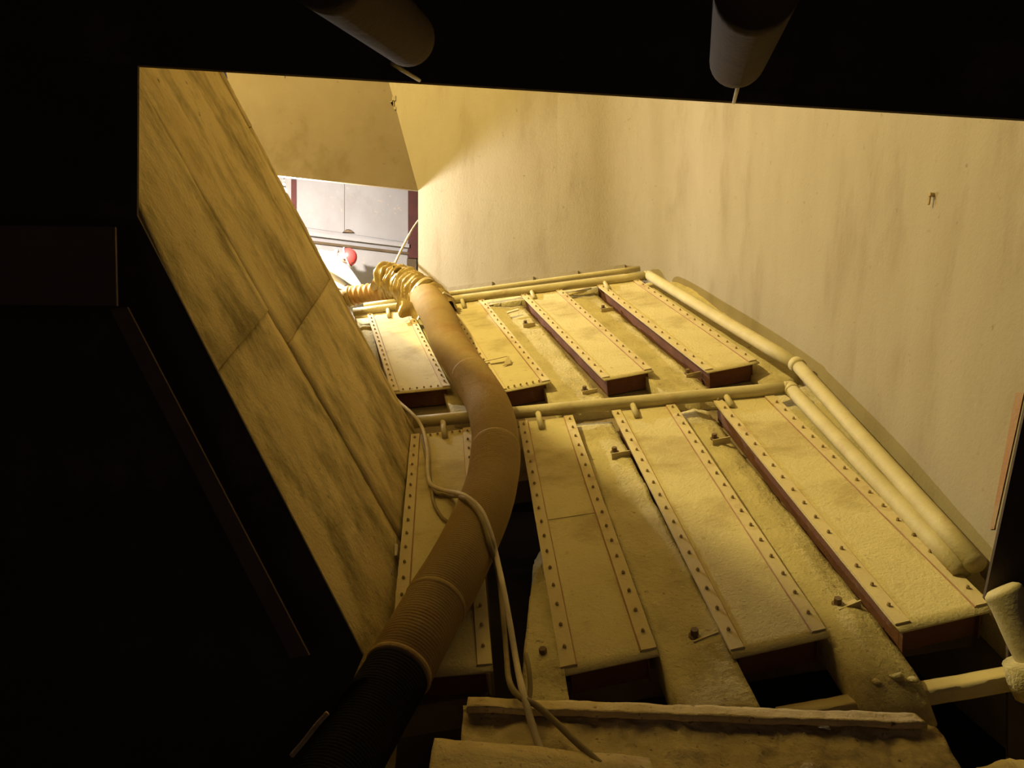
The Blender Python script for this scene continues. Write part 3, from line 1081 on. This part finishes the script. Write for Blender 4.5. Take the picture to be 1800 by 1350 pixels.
# loose hanging flaps, left side
for (x0, y0, x1, y1, dx, dy, dep, sd) in ((700, 520, 742, 540, -10, 26, 8.25, 1), (742, 530, 782, 512, -14, 34, 8.15, 2), (668, 500, 690, 478, 8, -10, 8.8, 3), (690, 480, 730, 492, 6, -9, 8.7, 4)):
    def fl_(s, t):
        px = x0 + (x1 - x0) * s + dx * t + 5 * math.sin(s * 9 + sd) * t
        py = y0 + (y1 - y0) * s + dy * t + 4 * math.sin(s * 13 + sd * 2) * t
        return W(px, py, dep + 0.05 * math.sin(s * 10 + sd) * t - 0.05 * t)
    v, f = grid(fl_, 14, 8)
    n = len(v)
    v2 = [p + V(0, 0.006, 0) for p in v]
    make('flap', v + v2, f + [tuple(i + n for i in q[::-1]) for q in f], M['wrap'], wr, True)
# wound bands
for k, t in enumerate((0.28, 0.62, 0.86)):
    i = int(t * nW)
    sub = wp[i:i + 5]
    make('band', *tube(sub, lambda j, a: 0.198 + 0.012 * math.sin(a * 2 + k) + 0.006 * math.sin(a * 5), 32), M['wrap'], wr, True)

# ------------------------------------------------------------------ cables and ropes
def cable(name, pts, r, mat, label, cat='cable', per=8):
    return tag(make(name, *tube(catmull(pts, per), r, 10), M[mat], None, True), label, cat)


HC = np.array([tuple(p) for p in hp[::3]])
HT = np.array([taper(i) for i in range(0, len(hp), 3)])


def on_hose(px, py, lift):
    """first point of a pixel's line that lies on the hose (plus a lift)"""
    r_ = np.array(ray(px, py))
    e_ = np.array(EYE)
    for t in np.arange(2.2, 9.0, 0.01):
        q = e_ + r_ * t
        if (np.linalg.norm(HC - q, axis=1) - HT).min() < lift:
            return Vector(q)
    return Fp(px, py, .05)


cable('power_cable', [Gp(618, 562, -.06), Gp(634, 592, -.07), Gp(652, 630, -.07), Gp(674, 670, -.06), Gp(698, 703, -.02), Fp(724, 727, .10), Fp(742, 752, .06), Fp(751, 790, .03),
                      Fp(752, 830, .03), Fp(758, 852, .03), Fp(780, 862, .05), on_hose(808, 868, .022), on_hose(822, 875, .022), on_hose(838, 888, .022), on_hose(849, 903, .022), on_hose(858, 925, .022), on_hose(866, 950, .025), on_hose(872, 975, .03), Fp(884, 1030, .16), Fp(897, 1100, .10), Fp(908, 1165, .06),
                      W(917, 1208, 2.95), W(926, 1240, 2.83), W(933, 1266, 2.78), W(948, 1312, 2.69), W(966, 1352, 2.60), W(985, 1420, 2.5)], 0.0135, 'cable', 'pale cable running over the hose down to the front beam')
cable('power_cable', [Fp(756, 854, .015), Fp(770, 868, .02), Fp(795, 872, .03), on_hose(810, 873, .018), on_hose(828, 886, .018), on_hose(843, 905, .018), on_hose(854, 932, .018), on_hose(862, 960, .02), Fp(876, 1010, .08), Fp(884, 1080, .03), Fp(890, 1150, -.02), W(896, 1200, 3.0), W(915, 1226, 2.88), W(940, 1238, 2.83), W(975, 1268, 2.77), W(1010, 1302, 2.70), W(1050, 1338, 2.63), W(1090, 1370, 2.58)], 0.012, 'cable2', 'dull olive cable beside the pale cable, bending right across the front beam')
cable('power_cable', [Fp(742, 765, .02), Fp(757, 850, .012), Fp(763, 885, .012), Fp(778, 910, .012), Fp(800, 925, .0)], 0.010, 'cable2', 'thin olive cable curling on the left lower casing beside the hose')
cable('power_cable', [W(924, 1150, 3.2), W(930, 1180, 3.12), W(932, 1215, 3.06), W(928, 1240, 3.0)], 0.010, 'cable2', 'short dark cable hanging behind the pale cable above the front beam')
cable('cord', [W(736, 387, 9.85), W(722, 408, 9.75), W(705, 440, 9.55), W(690, 472, 9.2)], 0.014, 'rope', 'thin tan cord tied from the corner post to the golden wrapping', 'cord')
# short length of rope beside the near end of the hose
cable('rope_end', [W(576, 1253, 2.42), W(556, 1275, 2.41), W(535, 1302, 2.40), W(512, 1329, 2.39)], 0.008, 'rope', 'short frayed rope end at the dark lower left', 'rope')

# ------------------------------------------------------------------ front beam, ledge, heap
fb_ = tag(empty('front_beam', W(1200, 1350, 2.9)), 'dust-caked beam across the bottom of the opening', 'beam')
PA, PB = W(822, 1236, 2.90), W(1622, 1266, 2.87)


def rough_block(name, prof, a, b, mat, parent, amp, seed, n=70, sub=6):
    """profile of (towards camera, up) offsets swept from a to b, its faces broken up by noise"""
    P = []
    m = len(prof)
    for i in range(m):
        p, q = prof[i], prof[(i + 1) % m]
        for k in range(sub):
            t = k / sub
            P.append((p[0] + (q[0] - p[0]) * t, p[1] + (q[1] - p[1]) * t))
    m = len(P)
    v, f = [], []
    for j in range(n + 1):
        c = a.lerp(b, j / n)
        for (o, z) in P:
            p = c + V(0, -o, z)
            d = amp * fbm(p, 7, seed) + amp * .5 * fbm(p, 22, seed)
            v.append(p + V(amp * .5 * nz(p, 9, seed + 2), -d * .7, d * .7))
    for j in range(n):
        for k in range(m):
            k2 = (k + 1) % m
            f.append((j * m + k, j * m + k2, (j + 1) * m + k2, (j + 1) * m + k))
    f.append(tuple(range(m))[::-1])
    f.append(tuple(n * m + k for k in range(m)))
    return make(name, v, f, M[mat], parent, True)


rough_block('lip', [(-.06, -.02), (.03, -.022), (.03, 0), (-.06, 0)], PA, PB, 'front', fb_, 0.012, 1, 120, 4)
rough_block('caked_face', [(-.05, -.5), (.55, -.5), (.50, -.20), (.26, -.12), (.04, -.05), (-.01, -.035), (-.05, -.035)], PA + V(-.02, 0, 0), PB + V(.05, 0, 0), 'front', fb_, 0.024, 2, 130, 9)
rough_block('lower_step', [(.10, -.5), (.40, -.5), (.40, -.10), (.14, -.06)], W(770, 1236, 2.80), W(1130, 1268, 2.80), 'front', fb_, 0.014, 3, 50, 4)
# ledge bar under the right casings
tag(rough_block('ledge_bar', [(-.05, -.06), (.04, -.06), (.04, 0), (-.05, 0)], W(1370, 1252, 3.12), W(1830, 1170, 3.10), 'strip', None, 0.006, 4, 40, 3), 'dusty ledge bar under the right lower casings', 'bar')
# dust heap at the lower right
hc = W(1770, 1390, 2.75)
v, f = grid(lambda s, t: V(hc.x + (s - .5) * 0.9, hc.y + (t - .5) * 0.7, hc.z - .25 + 0.33 * max(0, 1 - ((s - .6) * 1.7) ** 2 - ((t - .5) * 2) ** 2) + 0.02 * fbm((s * 4, t * 4, 0), 2) * (1 if 0 < s < 1 and 0 < t < 1 else 0)), 40, 30)
o = make('dust_heap', v, f, M['front'], None, True)
o['kind'] = 'stuff'
tag(o, 'brown dust heap at the lower right below the dark gap', 'dust')

# ------------------------------------------------------------------ hanging pipes under the tunnel ceiling
def hang(ax, ay, ad, bx, by, bd, r, label, rod):
    a, b = W(ax, ay, ad), W(bx, by, bd)
    t = tag(empty('hanging_pipe', b), label, 'pipe', 'brown pipes above the opening')
    path = [a.lerp(b, k / 12) for k in range(13)]
    d = (b - a).normalized()
    path += [b + d * r * .25, b + d * r * .42, b + d * r * .5]

    def rad(i, ang):
        return r * (1 if i < 13 else (.93, .72, .3)[i - 13])
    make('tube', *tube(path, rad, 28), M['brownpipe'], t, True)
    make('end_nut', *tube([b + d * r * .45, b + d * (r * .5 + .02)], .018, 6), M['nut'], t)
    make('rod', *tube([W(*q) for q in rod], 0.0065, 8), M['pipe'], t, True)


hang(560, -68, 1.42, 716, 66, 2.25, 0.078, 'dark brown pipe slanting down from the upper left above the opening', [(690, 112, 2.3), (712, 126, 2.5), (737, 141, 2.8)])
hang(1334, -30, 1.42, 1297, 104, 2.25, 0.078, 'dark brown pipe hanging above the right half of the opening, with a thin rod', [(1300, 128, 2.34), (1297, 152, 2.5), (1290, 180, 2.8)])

# ------------------------------------------------------------------ the person in the recess
def person():
    base = W(545, 675, 10.8)
    fz = CZ + 0.6
    t = tag(empty('person', V(base.x, base.y, fz)), 'person in white overalls and red helmet bending over in the bright recess', 'person')
    D9 = 10.8
    hip = W(505, 475, D9)
    chest = W(566, 456, D9 - .02)
    neck = W(594, 452, D9 - .03)
    head = W(607, 452, D9 - .04)
    J = {}
    vs_, es, rs = [], [], []

    def add(p, r, parent=None):
        vs_.append(Vector(p)); rs.append(r)
        if parent is not None:
            es.append((parent, len(vs_) - 1))
        return len(vs_) - 1
    h = add(hip, .19)
    m = add(hip.lerp(chest, .5) + V(0, 0, .02), .19, h)
    c = add(chest, .20, m)
    nk = add(neck, .062, c)
    hd_ = add(head + V(.03, 0, -.01), .088, nk)
    hd2 = add(head + V(.10, 0, -.03), .075, hd_)
    # legs
    for s in (-1, 1):
        a = add(V(hip.x - .02, hip.y + s * .10, hip.z - .08), .105, h)
        k = add(V(hip.x + .10 + .05 * s, hip.y + s * .13, (hip.z + fz) / 2 + .02), .075, a)
        an = add(V(hip.x - .02 + .08 * s, hip.y + s * .14, fz + .09), .05, k)
        add(V(hip.x + .10 + .08 * s, hip.y + s * .15, fz + .04), .042, an)
    ends = []
    # arms: near one reaches right and down to the wrapped hose, far one hangs
    for (elb, wri, s) in (((606, 478, D9 - .22), (630, 502, D9 - .22), -1), ((585, 490, D9 + .1), (606, 505, D9 + .02), 1)):
        sh = add(chest + V(.06, s * .17, -.02), .12, c)
        e = add(W(*elb), .10, sh)
        wv = add(W(*wri), .055, e)
        d = (vs_[wv] - vs_[e]).normalized()
        pm = add(vs_[wv] + d * .07, .040, wv)
        ends.append((vs_[wv].copy(), vs_[pm].copy()))
        side = d.cross(V(0, 1, 0)).normalized()
        up = d.cross(side)
        th = add(vs_[wv] + d * .045 + up * .05, .011, wv)
        add(vs_[th] + d * .035 + up * .01, .0095, th)
        for q, L in ((-.030, .062), (-.010, .072), (.010, .068), (.030, .054)):
            f1 = add(vs_[pm] + d * L * .5 + up * q, .0095, pm)
            add(vs_[f1] + d * L * .35 + side * -.025, .0085, f1)
    me = bpy.data.meshes.new('body_cage')
    me.from_pydata([tuple(p) for p in vs_], es, [])
    o = bpy.data.objects.new('body_cage', me)
    COL.objects.link(o)
    sk = o.modifiers.new('skin', 'SKIN')
    sk.use_smooth_shade = True
    for i, r in enumerate(rs):
        me.skin_vertices[0].data[i].radius = (r, r)
        me.skin_vertices[0].data[i].use_root = (i == 0)
    ss = o.modifiers.new('sub', 'SUBSURF')
    ss.levels = ss.render_levels = 2
    dg = bpy.context.evaluated_depsgraph_get()
    ev = o.evaluated_get(dg)
    tm = ev.to_mesh()
    V_ = [Vector(p.co) for p in tm.vertices]
    F_ = [tuple(p.vertices) for p in tm.polygons]
    ev.to_mesh_clear()
    bpy.data.objects.remove(o)
    body = make('body', V_, F_, M['white_cloth'], t, True)
    body.data.materials.append(M['skin'])
    body.data.materials.append(M['black'])
    off = wpos(t)
    for p in body.data.polygons:
        c_ = Vector(p.center) + off
        if (c_ - vs_[hd_]).length < .15 and c_.x > neck.x + .02:
            p.material_index = 1
        for (wv, pm) in ends:
            d = (pm - wv).normalized()
            if (c_ - pm).length < .2 and (c_ - wv).dot(d) > 0.015:
                p.material_index = 1
        if c_.z < fz + .16:
            p.material_index = 2
    # helmet: shell with brim, crown pointing right
    hx = (V(0.88, -.1, .30)).normalized()           # crown direction
    hy = V(0, 1, 0)
    hy = (hy - hx * hy.dot(hx)).normalized()
    hz = hx.cross(hy)
    cen = head + V(.035, 0, .0)
    vv, ff = [], []
    n, m_ = 20, 8
    for j in range(m_ + 1):
        ph = j / m_ * math.pi / 2
        for k in range(n):
            a = 2 * math.pi * k / n
            rr = math.cos(ph)
            vv.append(cen + hx * (.125 * math.sin(ph)) + hy * (.105 * rr * math.cos(a)) + hz * (.125 * rr * math.sin(a)))
    for j in range(m_):
        for k in range(n):
            k2 = (k + 1) % n
            ff.append((j * n + k, j * n + k2, (j + 1) * n + k2, (j + 1) * n + k))
    hel = make('helmet', vv, ff, M['red_helmet'], t, True)
    ring = [cen + hx * -.004 + hy * (.112 * math.cos(2 * math.pi * k / 24)) + hz * (.134 * math.sin(2 * math.pi * k / 24)) for k in range(25)]
    make('brim', *tube(ring, .011, 8, cap=False), M['white_plastic'], hel, True)
    # hood / collar of the overalls rolled behind the head
    ring = [neck + V(-.015, .085 * math.cos(2 * math.pi * k / 20), .085 * math.sin(2 * math.pi * k / 20)) for k in range(21)]
    make('collar', *tube(ring, .026, 8, cap=False), M['white_cloth'], t, True)
    # face: nose, eyes and ears on the downward side
    fc = head + V(.06, 0, -.075)
    make('nose', *tube([fc + V(-.01, -.02, .0), fc + V(.0, -.035, -.035)], lambda i, a: .016 - .004 * i, 8), M['skin'], t, True)
    for s in (-1, 1):
        make('eye', *tube([fc + V(.035, s * .03 - .02, -.005), fc + V(.035, s * .03 - .02, -.016)], .011, 8), M['black'], t, True)
        make('ear', *tube([head + V(.02, s * .085, -.02), head + V(-.015, s * .095, -.03)], .02, 8), M['skin'], t, True)
    return t


person()

# ------------------------------------------------------------------ lamps
def lamp(name, loc, col, power, mat, label, rad):
    t = tag(empty(name, loc), label, 'lamp')
    bm = bmesh.new()
    bmesh.ops.create_uvsphere(bm, u_segments=16, v_segments=10, radius=0.035)
    vv = [loc + x.co for x in bm.verts]
    ff = [tuple(q.index for q in p.verts) for p in bm.faces]
    bm.free()
    b = make('bulb', vv, ff, M[mat], t, True)
    b.visible_shadow = True
    make('socket', *tube([loc + V(0, 0, .04), loc + V(0, 0, .13)], .022, 12), M['black'], t, True)
    make('cord', *tube([loc + V(0, 0, .12), loc + V(0.01, 0.02, .3), loc + V(0, 0.0, ZT - loc.z)], .006, 6), M['black'], t, True)
    L_ = point_light(name + '_light', loc + V(0, 0, -.06), power, col, rad)
    return t


lamp('hanging_bulb', WL, WHITE_C, WHITE_W, 'glass_white', 'white bulb hanging in the bright recess behind the slanting plates', 0.06)
lamp('hanging_bulb', YELLOW_LAMP, YELLOW_C, YELLOW_W, 'glass_yellow', 'yellow bulb hanging high behind the slanting plates', 0.05)
